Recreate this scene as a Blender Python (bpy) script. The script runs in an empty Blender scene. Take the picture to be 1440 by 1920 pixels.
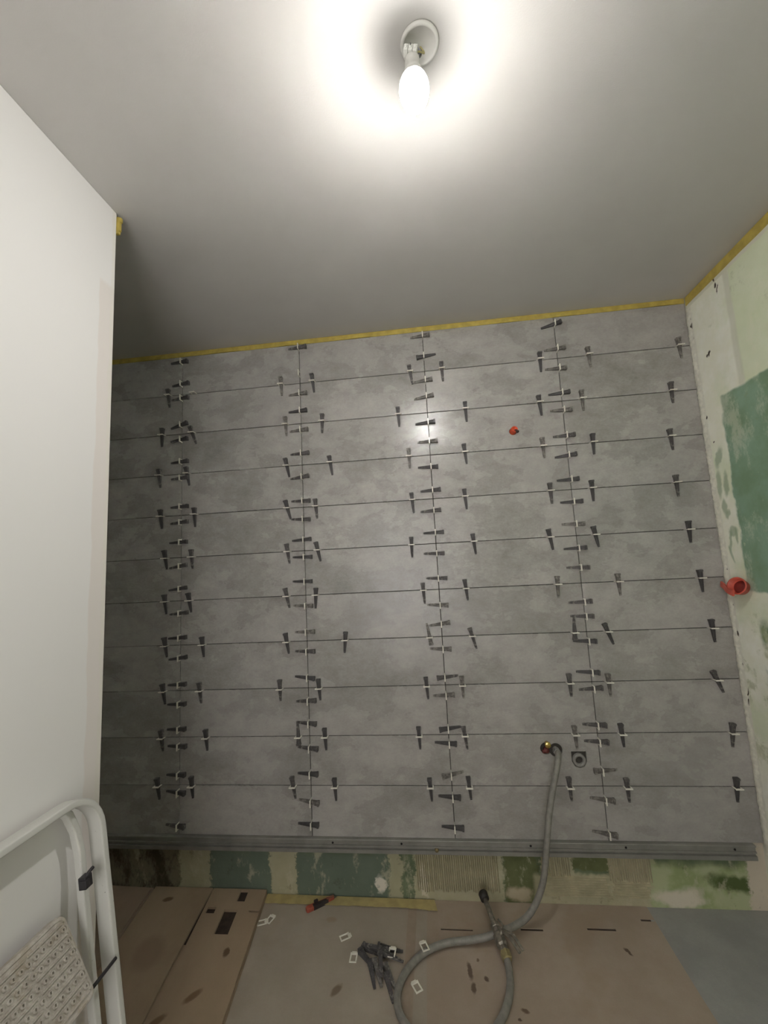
import bpy, bmesh, math, random
from mathutils import Vector, Matrix
random.seed(7)
scene = bpy.context.scene
COL = scene.collection
PI = math.pi

# ------------------------------------------------------------------ camera
cam_d = bpy.data.cameras.new('camera'); cam = bpy.data.objects.new('camera', cam_d); COL.objects.link(cam)
cam_d.sensor_fit = 'AUTO'; cam_d.sensor_width = 36.0
cam_d.lens = 792.516 / 1920 * 36.0
cam_d.clip_start = 0.02
YAW, PITCH, ROLL = 0.1031595, 0.1227302, -0.0510792
cam.matrix_world = (Matrix.Translation((-0.0285, -1.8844, 1.3607)) @ Matrix.Rotation(YAW, 4, 'Z')
                    @ Matrix.Rotation(PI/2 + PITCH, 4, 'X') @ Matrix.Rotation(ROLL, 4, 'Z'))
scene.camera = cam

# ------------------------------------------------------------------ light and exposure
BULB = Vector((0.0, -1.10, 2.352))
BULB_STRENGTH = 1580.0
world = bpy.data.worlds.new('world'); scene.world = world; world.use_nodes = True
world.node_tree.nodes['Background'].inputs[0].default_value = (0.8, 0.85, 0.9, 1)
world.node_tree.nodes['Background'].inputs[1].default_value = 0.05
scene.view_settings.view_transform = 'Standard'; scene.view_settings.look = 'None'
scene.view_settings.gamma = 1.0; scene.view_settings.use_curve_mapping = False
scene.view_settings.exposure = 0.0
# added soft fill from behind the camera, set in the unseen rear doorway
FILL = bpy.data.lights.new('added_fill', 'AREA'); FILL.shape = 'RECTANGLE'; FILL.size = 0.95; FILL.size_y = 1.5
FILL.energy = 21.5; FILL.color = (1.0, 0.98, 0.965)
fill_lamp = bpy.data.objects.new('added_fill', FILL); COL.objects.link(fill_lamp)
fill_lamp.location = (-0.25, -2.985, 1.25); fill_lamp.rotation_euler = (math.radians(98), 0, 0)

# ------------------------------------------------------------------ helpers: nodes
def lin(c):
    return tuple(((v/255)/12.92 if v/255 <= 0.04045 else ((v/255+0.055)/1.055)**2.4) for v in c) + (1.0,)

class G:
    def __init__(s, name, rough=0.7, metal=0.0, spec=0.5):
        s.m = bpy.data.materials.new(name); s.m.use_nodes = True; s.nt = s.m.node_tree
        s.b = s.nt.nodes['Principled BSDF']
        s.b.inputs['Roughness'].default_value = rough; s.b.inputs['Metallic'].default_value = metal
        s.b.inputs['Specular IOR Level'].default_value = spec
        s.tc = s.nt.nodes.new('ShaderNodeTexCoord')
        s.co = s.tc.outputs['Object']
        s._sep = None
    def n(s, t): return s.nt.nodes.new(t)
    def put(s, sock, v):
        if isinstance(v, bpy.types.NodeSocket): s.nt.links.new(v, sock)
        elif isinstance(v, (tuple, list)):
            sock.default_value = tuple(v)[:len(sock.default_value)]
        else: sock.default_value = v
    def xyz(s):
        if s._sep is None:
            q = s.n('ShaderNodeSeparateXYZ'); s.put(q.inputs[0], s.co); s._sep = q
        return s._sep.outputs
    def math(s, op, a, b=0.0, c=None, clamp=False):
        q = s.n('ShaderNodeMath'); q.operation = op; q.use_clamp = clamp
        s.put(q.inputs[0], a); s.put(q.inputs[1], b)
        if c is not None: s.put(q.inputs[2], c)
        return q.outputs[0]
    def vec(s, op, a, b):
        q = s.n('ShaderNodeVectorMath'); q.operation = op; s.put(q.inputs[0], a); s.put(q.inputs[1], b)
        return q.outputs[0]
    def comb(s, x, y, z):
        q = s.n('ShaderNodeCombineXYZ'); s.put(q.inputs[0], x); s.put(q.inputs[1], y); s.put(q.inputs[2], z); return q.outputs[0]
    def noise(s, scale, detail=4, rough=0.55, vec=None, dist=0.0):
        q = s.n('ShaderNodeTexNoise'); s.put(q.inputs['Vector'], vec if vec is not None else s.co)
        q.inputs['Scale'].default_value = scale; q.inputs['Detail'].default_value = detail
        q.inputs['Roughness'].default_value = rough; q.inputs['Distortion'].default_value = dist
        return q.outputs[0]
    def step(s, x, lo, hi):
        q = s.n('ShaderNodeMapRange'); q.interpolation_type = 'SMOOTHSTEP'; s.put(q.inputs[0], x)
        s.put(q.inputs[1], lo); s.put(q.inputs[2], hi); return q.outputs[0]
    def mix(s, f, a, b):
        q = s.n('ShaderNodeMix'); q.data_type = 'RGBA'
        s.put(q.inputs[0], f); s.put(q.inputs[6], a); s.put(q.inputs[7], b); return q.outputs[2]
    def mul(s, a, b): return s.math('MULTIPLY', a, b)
    def warp(s, axis, scale, amp, vec=None):
        return s.math('ADD', s.xyz()[axis], s.math('MULTIPLY', s.math('SUBTRACT', s.noise(scale, 3, vec=vec), 0.5), amp))
    def band(s, x, lo, hi, soft=0.004):
        return s.mul(s.step(x, lo-soft, lo+soft), s.math('SUBTRACT', 1.0, s.step(x, hi-soft, hi+soft)))
    def blob(s, ua, va, u, v, ru, rv, ang=0.0, soft=0.35):
        du = s.math('SUBTRACT', ua, u); dv = s.math('SUBTRACT', va, v)
        c, sn = math.cos(ang), math.sin(ang)
        p = s.math('ADD', s.mul(du, c/ru), s.mul(dv, sn/ru)); q = s.math('ADD', s.mul(du, -sn/rv), s.mul(dv, c/rv))
        r = s.math('SQRT', s.math('ADD', s.mul(p, p), s.mul(q, q)))
        return s.math('SUBTRACT', 1.0, s.step(r, 1-soft, 1+soft))
    def bump(s, h, strength=0.3, dist=0.002):
        q = s.n('ShaderNodeBump'); q.inputs['Strength'].default_value = strength; q.inputs['Distance'].default_value = dist
        s.put(q.inputs['Height'], h); s.nt.links.new(q.outputs[0], s.b.inputs['Normal'])
    def color(s, c): s.put(s.b.inputs['Base Color'], c); return s
    def rough(s, r): s.put(s.b.inputs['Roughness'], r)

def simple(name, c, rough=0.6, metal=0.0, var=0.12, scale=40, spec=0.5, bump=0.0):
    g = G(name, rough, metal, spec); c = lin(c)
    d = tuple(v*(1-var) for v in c[:3]) + (1,); u = tuple(min(1, v*(1+var)) for v in c[:3]) + (1,)
    n = g.noise(scale, 5)
    g.color(g.mix(g.step(n, 0.3, 0.7), d, u))
    if bump: g.bump(n, bump)
    return g.m

# ------------------------------------------------------------------ helpers: meshes
class MB:
    def __init__(s): s.v = []; s.f = []; s.sm = []
    def add(s, v, f, smooth=False, M=None):
        k = len(s.v)
        s.v += [tuple(M @ Vector(p)) if M else tuple(p) for p in v]
        s.f += [tuple(i+k for i in q) for q in f]; s.sm += [smooth]*len(f); return s
    def box(s, lo, hi, M=None):
        (a, b, c), (d, e, f) = lo, hi
        v = [(a,b,c),(d,b,c),(d,e,c),(a,e,c),(a,b,f),(d,b,f),(d,e,f),(a,e,f)]
        return s.add(v, [(0,3,2,1),(4,5,6,7),(0,1,5,4),(1,2,6,5),(2,3,7,6),(3,0,4,7)], M=M)
    def prism(s, poly, h0, h1, M=None, smooth=False):       # polygon in local xy, extruded along z
        n = len(poly)
        v = [(x, y, h0) for x, y in poly] + [(x, y, h1) for x, y in poly]
        f = [tuple(reversed(range(n))), tuple(range(n, 2*n))] + [(i, (i+1) % n, n+(i+1) % n, n+i) for i in range(n)]
        return s.add(v, f, smooth, M)
    def lathe(s, prof, seg=24, M=None, smooth=True, cap=True):  # (r,z) profile about z
        n = len(prof); v = []; f = []
        for k in range(seg):
            a = 2*PI*k/seg
            v += [(r*math.cos(a), r*math.sin(a), z) for r, z in prof]
        for k in range(seg):
            k2 = (k+1) % seg
            for i in range(n-1): f.append((k*n+i, k2*n+i, k2*n+i+1, k*n+i+1))
        if cap:
            f.append(tuple(k*n for k in reversed(range(seg)))); f.append(tuple(k*n+n-1 for k in range(seg)))
        return s.add(v, f, smooth, M)
    def tube(s, pts, r, seg=12, smooth=True, section=None, up=None):
        pts = [Vector(p) for p in pts]; n = len(pts)
        rr = r if isinstance(r, (list, tuple)) else [r]*n
        T = [(pts[min(i+1, n-1)] - pts[max(i-1, 0)]).normalized() for i in range(n)]
        u = Vector(up) if up else (Vector((0,0,1)) if abs(T[0].z) < 0.9 else Vector((1,0,0)))
        v = []; f = []
        sec = section or [(math.cos(2*PI*k/seg), math.sin(2*PI*k/seg)) for k in range(seg)]
        m = len(sec)
        for i in range(n):
            if not up or True:
                u = (u - T[i]*u.dot(T[i])).normalized()
            w = T[i].cross(u)
            for a, b in sec: v.append(pts[i] + (u*a + w*b)*rr[i])
        for i in range(n-1):
            for k in range(m): f.append((i*m+k, i*m+(k+1) % m, (i+1)*m+(k+1) % m, (i+1)*m+k))
        f.append(tuple(reversed(range(m)))); f.append(tuple((n-1)*m+k for k in range(m)))
        return s.add(v, f, smooth)
    def mesh(s, name):
        me = bpy.data.meshes.new(name); me.from_pydata(s.v, [], s.f)
        me.polygons.foreach_set('use_smooth', s.sm)
        bm = bmesh.new(); bm.from_mesh(me); bmesh.ops.recalc_face_normals(bm, faces=bm.faces); bm.to_mesh(me); bm.free()
        me.update(); return me

def obj(name, mb, mat, parent=None, bevel=0.0, seg=2, loc=None, rot=None, autosmooth=True):
    me = mb.mesh(name) if isinstance(mb, MB) else mb
    if mat and not me.materials: me.materials.append(mat)
    o = bpy.data.objects.new(name, me); COL.objects.link(o)
    if parent: o.parent = parent
    if loc is not None: o.location = loc
    if rot is not None: o.rotation_euler = rot
    if bevel:
        b = o.modifiers.new('bevel', 'BEVEL'); b.width = bevel; b.segments = seg; b.limit_method = 'ANGLE'; b.angle_limit = math.radians(40)
    return o
def empty(name, loc, rot=(0,0,0)):
    o = bpy.data.objects.new(name, None); COL.objects.link(o); o.location = loc; o.rotation_euler = rot; o.empty_display_size = 0.02; return o
def tag(o, label, cat, group=None):
    o['label'] = label; o['category'] = cat
    if group: o['group'] = group
    return o
def struct(o): o['kind'] = 'structure'; return o
def copy_tree(src, parent=None):
    c = src.copy(); COL.objects.link(c)
    if parent: c.parent = parent
    for ch in src.children: copy_tree(ch, c)
    return c
def smooth_path(pts, n=8):
    P = [Vector(p) for p in pts]; P = [P[0]*2-P[1]] + P + [P[-1]*2-P[-2]]; out = []
    for i in range(1, len(P)-2):
        for k in range(n):
            t = k/n; a, b, c, d = P[i-1:i+3]
            out.append(0.5*((2*b) + (c-a)*t + (2*a-5*b+4*c-d)*t*t + (3*b-a-3*c+d)*t**3))
    out.append(P[-2]); return out
def frame(loc, ex, ez):                                    # matrix with local x -> ex, local z -> ez
    ez = Vector(ez).normalized(); ex = Vector(ex); ex = (ex - ez*ex.dot(ez)).normalized(); ey = ez.cross(ex)
    M = Matrix((ex, ey, ez)).transposed().to_4x4(); M.translation = Vector(loc); return M
# ------------------------------------------------------------------ dimensions
CEIL = 2.462; XR = 1.162; XP = -0.911; YP = -0.806; YB = -3.0; XA = -1.80
W = 0.5963; H = 0.2; Z0 = 2.24            # tile pitch; highest horizontal joint

# ------------------------------------------------------------------ materials of the room
def m_ceiling():
    g = G('ceiling_paint', 0.42, spec=0.4)
    n = g.noise(2.2, 3); f = g.noise(260, 3)
    g.color(g.mix(g.step(n, 0.3, 0.7), lin((196,193,189)), lin((203,200,196))))
    g.bump(f, 0.18, 0.0015); return g.m
def m_partition():
    g = G('white_wall_paint', 0.6, spec=0.3)
    y, z = g.xyz()[1], g.xyz()[2]
    wy = g.warp(1, 6, 0.03)
    wz = g.math('ADD', z, g.mul(g.math('SUBTRACT', g.noise(3, 3), 0.5), 0.02))
    f1 = g.band(wy, -0.862, -0.70, 0.003)                       # filler band along the corner bead
    f2 = g.mul(f1, g.math('SUBTRACT', 1.0, g.step(wz, 2.20, 2.22)))
    base = g.mix(g.noise(1.5, 2), lin((236,233,230)), lin((230,228,225)))
    c = g.mix(g.mul(f2, 0.55), base, lin((224,214,206)))
    edge = g.mul(g.band(g.warp(1, 18, 0.02), -0.822, -0.70, 0.004), 0.5)
    c = g.mix(edge, c, lin((226,222,210)))
    g.color(c); g.bump(g.noise(120, 3), 0.12, 0.001); return g.m
def m_right():
    g = G('green_plasterboard_with_filler', 0.75, spec=0.3)
    y, z = g.xyz()[1], g.xyz()[2]
    wy = g.warp(1, 9, 0.05); wz = g.warp(2, 7, 0.045)
    wy = g.math('ADD', wy, g.mul(g.math('SUBTRACT', g.noise(45, 3), 0.5), 0.012))
    cream = g.mix(g.step(g.noise(12, 6, 0.6), 0.35, 0.7), lin((230,230,212)), lin((238,238,226)))
    cream = g.mix(g.mul(g.step(g.noise(5, 5), 0.5, 0.72), 0.6), cream, lin((200,212,174)))
    # above the dark board: sanded pale green right of the joint
    pale = g.mix(g.noise(14, 5), lin((206,216,176)), lin((218,224,194)))
    c = g.mix(g.mul(g.step(g.math('MULTIPLY', wy, -1.0), 0.245, 0.262), 0.75), cream, pale)
    joint = g.mul(g.band(g.warp(1, 4, 0.02), -0.262, -0.232, 0.007), g.step(z, 1.93, 1.97))
    c = g.mix(g.mul(joint, 0.7), c, lin((206,206,186)))
    dark = g.mix(g.step(g.noise(7, 6), 0.3, 0.7), lin((118,144,114)), lin((136,164,142)))
    hl = g.step(g.noise(26, 5, 0.7), 0.66, 0.72)
    dark = g.mix(g.mul(hl, 0.7), dark, lin((176,190,160)))
    dm = g.mul(g.step(g.math('MULTIPLY', wy, -1.0), 0.115, 0.128), g.band(wz, 1.19, 1.955, 0.006))
    c = g.mix(dm, c, dark)
    low = g.mul(g.step(g.math('MULTIPLY', wy, -1.0), 0.135, 0.165), g.math('SUBTRACT', 1.0, g.step(wz, 1.05, 1.10)))
    c = g.mix(g.mul(low, g.step(g.noise(6, 4), 0.42, 0.55)), c, lin((84,116,80)))
    lg = g.mul(g.step(g.noise(8, 6, 0.65, vec=g.comb(3.0, y, z)), 0.52, 0.62), g.math('SUBTRACT', 1.0, g.step(z, 1.15, 1.2)))
    c = g.mix(g.mul(lg, 0.6), c, lin((160,166,124)))
    # finger smears of filler rubbed thin
    by = g.warp(1, 30, 0.02); bz = g.warp(2, 30, 0.03)
    for (u, v, ru, rv, a) in [(-.062,1.72,.018,.042,.5),(-.042,1.615,.016,.055,.1),(-.082,1.61,.014,.05,.1),(-.055,1.52,.014,.03,0),
                              (-.068,1.49,.012,.02,.6),(-.082,1.42,.026,.02,0),(-.06,1.385,.008,.045,.2),(-.098,1.40,.007,.03,0),(-.055,1.33,.006,.035,-.3)]:
        c = g.mix(g.mul(g.blob(by, bz, u, v, ru, rv, a), 0.75), c, lin((150,166,136)))
    sc = g.noise(5, 8, .72, vec=g.vec('MULTIPLY', g.co, (1.0, 1.0, .6)))
    c = g.mix(g.mul(g.step(sc, .54, .64), .35), c, lin((230,228,206)))
    c = g.mix(g.mul(g.step(g.noise(9, 8, .72, vec=g.vec('ADD', g.co, (7.0, 3.0, 1.0))), .60, .74), .45), c, lin((132,140,98)))
    # plaster strip against the tiles
    strip = g.step(g.warp(1, 40, 0.02), -0.034, -0.026)
    c = g.mix(strip, c, lin((222,221,206)))
    strip2 = g.band(g.warp(2, 30, 0.012), CEIL-0.055, CEIL-0.038, 0.002)
    c = g.mix(strip2, c, lin((214,214,196)))
    for (u, v, ru, rv, a) in [(-.186,2.418,.005,.007,0),(-.188,2.392,.006,.012,0),(-.198,2.372,.004,.016,.5),(-.100,2.152,.008,.011,.5),(-.086,2.148,.006,.006,0),
                              (-.028,1.903,.006,.007,0),(-.05,1.79,.005,.005,0),(-.012,2.33,.012,.035,0),(-.02,2.27,.005,.012,0),(-.008,1.86,.004,.03,0),(-.012,1.27,.004,.02,0),
                              (-.02,1.02,.004,.012,0),(-.02,.90,.005,.006,0),(-.028,.78,.004,.03,.2),(-.015,1.13,.004,.012,0)]:
        c = g.mix(g.blob(by, bz, u, v, ru, rv, a), c, lin((58,48,36)))
    g.color(c); g.bump(g.noise(60, 6, 0.65), 0.5, 0.003); return g.m
def m_board():
    g = G('green_board_under_tiles', 0.8, spec=0.25)
    x, z = g.xyz()[0], g.xyz()[2]
    wx = g.warp(0, 16, 0.05); wz = g.warp(2, 14, 0.06)
    c = g.mix(g.step(g.noise(9, 5), 0.35, 0.65), lin((88,100,76)), lin((112,122,96)))
    cream = g.mix(g.noise(20, 5), lin((184,176,150)), lin((162,158,128)))
    wx = g.math('ADD', wx, g.mul(g.math('SUBTRACT', g.noise(70, 5, .7), .5), .05))
    left = g.mix(g.step(g.noise(14, 8, 0.72, vec=g.vec('MULTIPLY', g.co, (1.0, 1.0, 0.6))), 0.40, 0.60), lin((128,120,102)), lin((76,68,54)))
    c = g.mix(g.band(wx, -1.9, -1.20, 0.01), c, left)
    for lo, hi, k in [(-1.20,-1.06,.9),(-.79,-.67,.9),(-.285,-.225,.8),(-.175,.18,.9),(.33,.46,.85),(.585,.76,.85)]:
        c = g.mix(g.mul(g.band(wx, lo, hi, 0.006), k), c, cream)
    teal = g.mix(g.noise(14, 4), lin((92,104,90)), lin((110,120,106)))
    for lo, hi in [(-1.06,-.79),(-.67,-.285)]:
        c = g.mix(g.mul(g.band(wx, lo, hi, 0.006), g.math('SUBTRACT', 1.0, g.step(wz, 0.15, 0.19))), c, teal)
    olive = g.mix(g.noise(30, 5), lin((78,86,54)), lin((112,116,80)))
    c = g.mix(g.band(wx, .185, .32, 0.006), c, olive)
    c = g.mix(g.mul(g.band(wx, .455, .585, 0.004), g.step(wz, .115, .125)), c, olive)
    lowc = g.mul(g.band(x, .30, .76, 0.01), g.math('SUBTRACT', 1.0, g.step(wz, .10, .115)))
    c = g.mix(g.mul(lowc, 0.85), c, cream)
    pale = g.mix(g.step(g.noise(10, 5), .4, .6), lin((172,178,140)), lin((146,158,112)))
    c = g.mix(g.mul(g.band(wx, .74, 1.17, 0.01), g.math('SUBTRACT', 1.0, g.step(wz, .13, .17))), c, pale)
    c = g.mix(g.blob(wx, wz, 1.05, .085, .10, .028, -.15), c, lin((82,96,56)))
    c = g.mix(g.blob(wx, wz, .84, .03, .09, .032, 0), c, lin((206,198,180)))
    c = g.mix(g.blob(wx, wz, .24, .03, .05, .028, 0), c, lin((172,160,136)))
    c = g.mix(g.blob(wx, wz, -.315, .05, .018, .03, 0), c, lin((214,208,194)))
    c = g.mix(g.blob(wx, wz, -.14, .07, .012, .06, .2), c, lin((200,194,174)))
    c = g.mix(g.step(wx, 1.085, 1.10), c, lin((198,188,170)))
    sm = g.noise(13, 7, .7, vec=g.vec('MULTIPLY', g.co, (1.0, 1.0, .55)))
    c = g.mix(g.mul(g.step(sm, .56, .66), .55), c, lin((186,180,156)))
    c = g.mix(g.mul(g.step(g.noise(17, 7, .7, vec=g.vec('ADD', g.co, (5.0, 0, 2.0))), .60, .72), .5), c, lin((70,72,48)))
    g.color(c); g.bump(g.noise(50, 6, 0.65), 0.6, 0.004); return g.m
def m_tile():
    g = G('cement_look_tile', 0.3, spec=0.42)
    x, z = g.xyz()[0], g.xyz()[2]
    ix = g.math('FLOOR', g.math('DIVIDE', x, W)); iz = g.math('FLOOR', g.math('DIVIDE', g.math('SUBTRACT', z, 0.24), H))
    wn = g.n('ShaderNodeTexWhiteNoise'); wn.noise_dimensions = '2D'; g.put(wn.inputs[0], g.comb(ix, iz, 0.0))
    r = wn.outputs[0]
    off = g.comb(g.mul(r, 37.0), g.mul(r, 91.0), g.math('ADD', g.mul(ix, 2.3), g.mul(iz, 4.1)))
    v = g.vec('ADD', g.vec('MULTIPLY', g.co, (1.0, 1.0, 1.5)), off)
    n1 = g.noise(3.2, 5, 0.6, v, 0.15); n2 = g.noise(13, 9, 0.74, v, 0.25); n3 = g.noise(110, 3, 0.6, v)
    t = g.math('ADD', g.mul(n1, 0.50), g.math('ADD', g.mul(n2, 0.34), g.mul(n3, 0.16)))
    c = g.mix(g.step(t, 0.22, 0.78), lin((124,121,117)), lin((182,178,173)))
    c = g.mix(g.mul(g.step(n2, 0.45, 0.9), 0.2), c, lin((182,179,174)))
    c = g.mix(g.mul(r, 0.16), c, lin((130,127,123)))
    g.color(c)
    g.rough(g.math('ADD', 0.22, g.mul(g.step(n1, 0.3, 0.75), 0.13)))
    g.bump(g.noise(70, 4, 0.6), 0.06, 0.001); return g.m
def m_concrete():
    g = G('grey_concrete_floor', 0.85, spec=0.2)
    n = g.noise(5, 6, 0.6); f = g.noise(180, 3)
    c = g.mix(g.step(n, 0.3, 0.7), lin((142,141,138)), lin((158,157,153)))
    g.color(g.mix(g.mul(f, 0.25), c, lin((112,109,104)))); g.bump(f, 0.3, 0.001); return g.m
def m_card(name, a, b, stain, grain=(1.0, 1.0, 1.0), spots=()):
    g = G(name, 0.85, spec=0.15)
    v = g.vec('MULTIPLY', g.co, grain)
    n = g.noise(4, 5, 0.6, v); f = g.noise(230, 2, 0.6)
    c = g.mix(g.step(n, 0.3, 0.7), lin(a), lin(b))
    c = g.mix(g.mul(g.step(g.noise(3.3, 4, 0.6), 0.52, 0.68), 0.45), c, lin(stain))
    c = g.mix(g.mul(f, 0.2), c, lin(tuple(q*0.75 for q in a)))
    wx = g.warp(0, 60, 0.012); wy = g.warp(1, 60, 0.012)
    for (x, y, rx, ry, an, col) in spots:
        c = g.mix(g.mul(g.blob(wx, wy, x, y, rx, ry, an), 0.8), c, lin(col))
    g.color(c); g.bump(f, 0.3, 0.0008); return g.m
M_TAPE = simple('yellow_masking_tape', (176,156,74), 0.7, var=0.14, scale=30, bump=0.2)
M_TAPE_DULL = simple('dusty_masking_tape', (168,152,102), 0.8, var=0.12, scale=30, bump=0.2)
M_WHITEP = simple('white_nylon_clip', (226,222,210), 0.5, var=0.06)
M_ALU = simple('dull_aluminium', (138,136,130), 0.55, metal=0.35, var=0.12, scale=14, bump=0.1)
M_DARK = simple('dark_hole', (22,18,16), 0.9, var=0.2)
M_GROUT = simple('tile_adhesive_in_joints', (60,56,52), 0.95, var=0.2)
M_CREAM = simple('combed_adhesive', (178,170,142), 0.85, var=0.14, scale=25, bump=0.4)

# ------------------------------------------------------------------ the room
struct(obj('floor', MB().box((XA-.1, YB-1.8, -0.12), (XR+.1, 0.1, -0.004)), m_concrete()))
struct(obj('ceiling', MB().box((XA-.1, YB-1.8, CEIL), (XR+.1, 0.1, CEIL+.1)), m_ceiling()))
wall_back = struct(obj('wall_back', MB().box((XA-.1, 0.016, -0.004), (XR, 0.1, CEIL)), m_board()))
struct(obj('wall_right', MB().box((XR, YB-1.8, -0.004), (XR+.1, 0.1, CEIL)), m_right()))
MP = m_partition()
struct(obj('wall_left', MB().box((XP-.075, YB, -0.004), (XP, YP, CEIL)), MP, bevel=0.003))
plain = simple('plain_wall_paint', (225,222,217), 0.7, var=0.03, scale=3)
struct(obj('wall_alcove', MB().box((XA-.1, YB, -0.004), (XA, 0.016, CEIL)), plain))
rear = MB()
rear.box((XA-.1, YB-.1, -0.004), (-.74, YB, CEIL)); rear.box((.24, YB-.1, -0.004), (XR, YB, CEIL)); rear.box((-.74, YB-.1, 2.05), (.24, YB, CEIL))
struct(obj('wall_rear', rear, plain))
hallw = MB(); hallw.box((XA-.1, YB-1.9, -0.004), (XR+.1, YB-1.8, CEIL)); hallw.box((XA-.2, YB-1.9, -0.004), (XA-.1, YB-.0, CEIL))
struct(obj('wall_hall', hallw, plain))

# tiles with open joints, one surface laid on the board
T = MB()
JW = 0.0028
xs = [(XA, -2*W)] + [(k*W, (k+1)*W) for k in (-2, -1, 0)] + [(W, XR-.0035+JW/2)]
for a, b in xs:
    for r in range(11):
        zb = 0.24 + r*H; zt = zb + H if r < 10 else 2.4365
        lo = (a + (JW/2 if a > XA else 0), 0.0, zb + (JW/2 if r else 0)); hi = (b - JW/2, 0.010, zt - (JW/2 if r < 10 else 0))
        T.box(lo, hi)
def bool_cut(ob, cutters):
    dg = bpy.context.evaluated_depsgraph_get
    tmp = []
    for i, mb in enumerate(cutters):
        c = obj('cutter', mb, None); m = ob.modifiers.new('cut', 'BOOLEAN'); m.object = c; m.solver = 'EXACT'; tmp.append(c)
    bpy.context.view_layer.update()
    ev = ob.evaluated_get(dg()); me = bpy.data.meshes.new_from_object(ev)
    ob.modifiers.clear(); old = ob.data; ob.data = me
    for c in tmp:
        d = c.data; bpy.data.objects.remove(c); bpy.data.meshes.remove(d)
tiles = obj('tiling', T, m_tile())
XD, ZD = 0.516, 0.541                                      # drain
c1 = MB().prism([(XD-.029, ZD+.030), (XD+.029, ZD+.030), (XD+.029, ZD-.008), (XD+.018, ZD-.027), (XD, ZD-.033), (XD-.018, ZD-.027), (XD-.029, ZD-.008)], -.03, .03, Matrix.Rotation(PI/2, 4, 'X'))
def ydisk(x, z, r, y0, y1, seg=20): return MB().lathe([(r, -y1), (r, -y0)], seg, Matrix.Translation((x, 0, z)) @ Matrix.Rotation(PI/2, 4, 'X'), cap=True)
bool_cut(tiles, [c1, ydisk(.428, .577, .026, -.03, .0155), ydisk(.390, .583, .023, -.03, .0155), ydisk(.3735, 1.920, .017, -.03, .0155)])
tb = tiles.modifiers.new('bevel', 'BEVEL'); tb.width = 0.0007; tb.segments = 1; tb.limit_method = 'ANGLE'; tb.angle_limit = math.radians(60)
tiles.parent = wall_back
obj('joint_adhesive', MB().box((XA, 0.0085, 0.2405), (XR-.004, 0.0158, 2.436)), M_GROUT, wall_back)
gr = wall_back.children[-1]
# cut the same holes in the bedding
bool_cut(gr, [ydisk(XD, ZD, .026, -.03, .0155), ydisk(.428, .577, .026, -.03, .0155), ydisk(.390, .583, .023, -.03, .0155), ydisk(.3735, 1.920, .017, -.03, .0155)])
# combed adhesive on the bare board under the tiles
cb = MB()
def ridge_v(x0, x1, z0, z1, p=.0085):
    x = x0
    while x < x1:
        za = z0 + random.uniform(-.006, .008); j = random.uniform(-.001, .001)
        lean = .004
        cb.add([(x-.0024+j+lean, .016, za), (x+lean+j,  .0090, za), (x+.0024+lean+j, .016, za), (x-.0024+j, .016, z1), (x+j,  .0090, z1), (x+.0024+j, .016, z1)],
               [(0,1,4,3),(1,2,5,4),(0,3,5,2),(0,2,1),(3,4,5)]); x += p
def ridge_h(x0, x1, z0, z1, p=.0085):
    z = z0
    while z < z1:
        xa = x0 + random.uniform(-.01, .01); xb = x1 + random.uniform(-.01, .01)
        cb.add([(xa, .016, z-.0024), (xa,  .0090, z), (xa, .016, z+.0024), (xb, .016, z-.0024), (xb,  .0090, z), (xb, .016, z+.0024)],
               [(0,1,4,3),(1,2,5,4),(0,3,5,2),(0,2,1),(3,4,5)]); z += p
ridge_v(-.165, .165, .035, .19); ridge_v(.335, .44, .10, .19); ridge_v(.59, .75, .085, .19); ridge_h(.33, .585, .03, .10); ridge_h(.60, .73, .03, .085)
obj('combed_adhesive', cb, M_CREAM, wall_back)
# rough plaster bead filling the corner between tiles and right wall
rb = MB(); n = 220; pv = []
for i in range(n+1):
    z = 0.2 + (2.40-0.2)*i/n
    a = .006 + .005*abs(math.sin(i*1.7)*math.sin(i*.37+1)) + random.uniform(0, .003); b = .022 + random.uniform(-.006, .008)
    if random.random() < .1: a *= .3; b *= .5
    pv += [(XR-.0035, -.001, z), (XR-a*.5-.003, -.004, z), (XR-.003, -b*.6, z), (XR-.0003, -b, z)]
pf = [(i*4+k, i*4+k+1, i*4+k+5, i*4+k+4) for i in range(n) for k in range(3)]
rb.add(pv, pf, True)
obj('corner_plaster', rb, simple('rough_white_plaster', (214,212,196), .85, var=.12, scale=60, bump=.6), bpy.data.objects['wall_right'])

# masking tape along the ceiling line and on the floor
def strip(name, pts_a, pts_b, thick_dir, mat):
    m = MB(); n = len(pts_a); t = Vector(thick_dir)
    v = [Vector(p) for p in pts_a] + [Vector(p) for p in pts_b]; v2 = [p + t for p in v]
    f = []
    for i in range(n-1): f += [(i, i+1, n+i+1, n+i), (2*n+i, 3*n+i, 3*n+i+1, 2*n+i+1), (i, 2*n+i, 2*n+i+1, i+1), (n+i, n+i+1, 3*n+i+1, 3*n+i)]
    f += [(0, n, 3*n, 2*n), (n-1, 3*n-1, 4*n-1, 2*n-1)]
    return obj(name, m.add(v+v2, f), mat)
K = 60
A = [(-1.79 + (XR-.004+1.79)*i/K, .0135, CEIL-.001) for i in range(K+1)]
B = [(p[0], .0135, 2.4375 + .0012*math.sin(i*.9) + random.uniform(-.0015, .0015)) for i, p in enumerate(A)]
tag(strip('masking_tape', A, B, (0, -.0145, 0), M_TAPE), 'yellow masking tape running along the ceiling above the grey tiles', 'masking tape')
A = [(XR-.0004, -.003 - 2.9*i/K, CEIL-.001) for i in range(K+1)]
B = [(XR-.0004, p[1], CEIL-.040+random.uniform(-.001, .001)) for p in A]
tag(strip('masking_tape', A, B, (-.0012, 0, 0), M_TAPE), 'yellow masking tape running along the top of the green wall on the right', 'masking tape')
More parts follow.
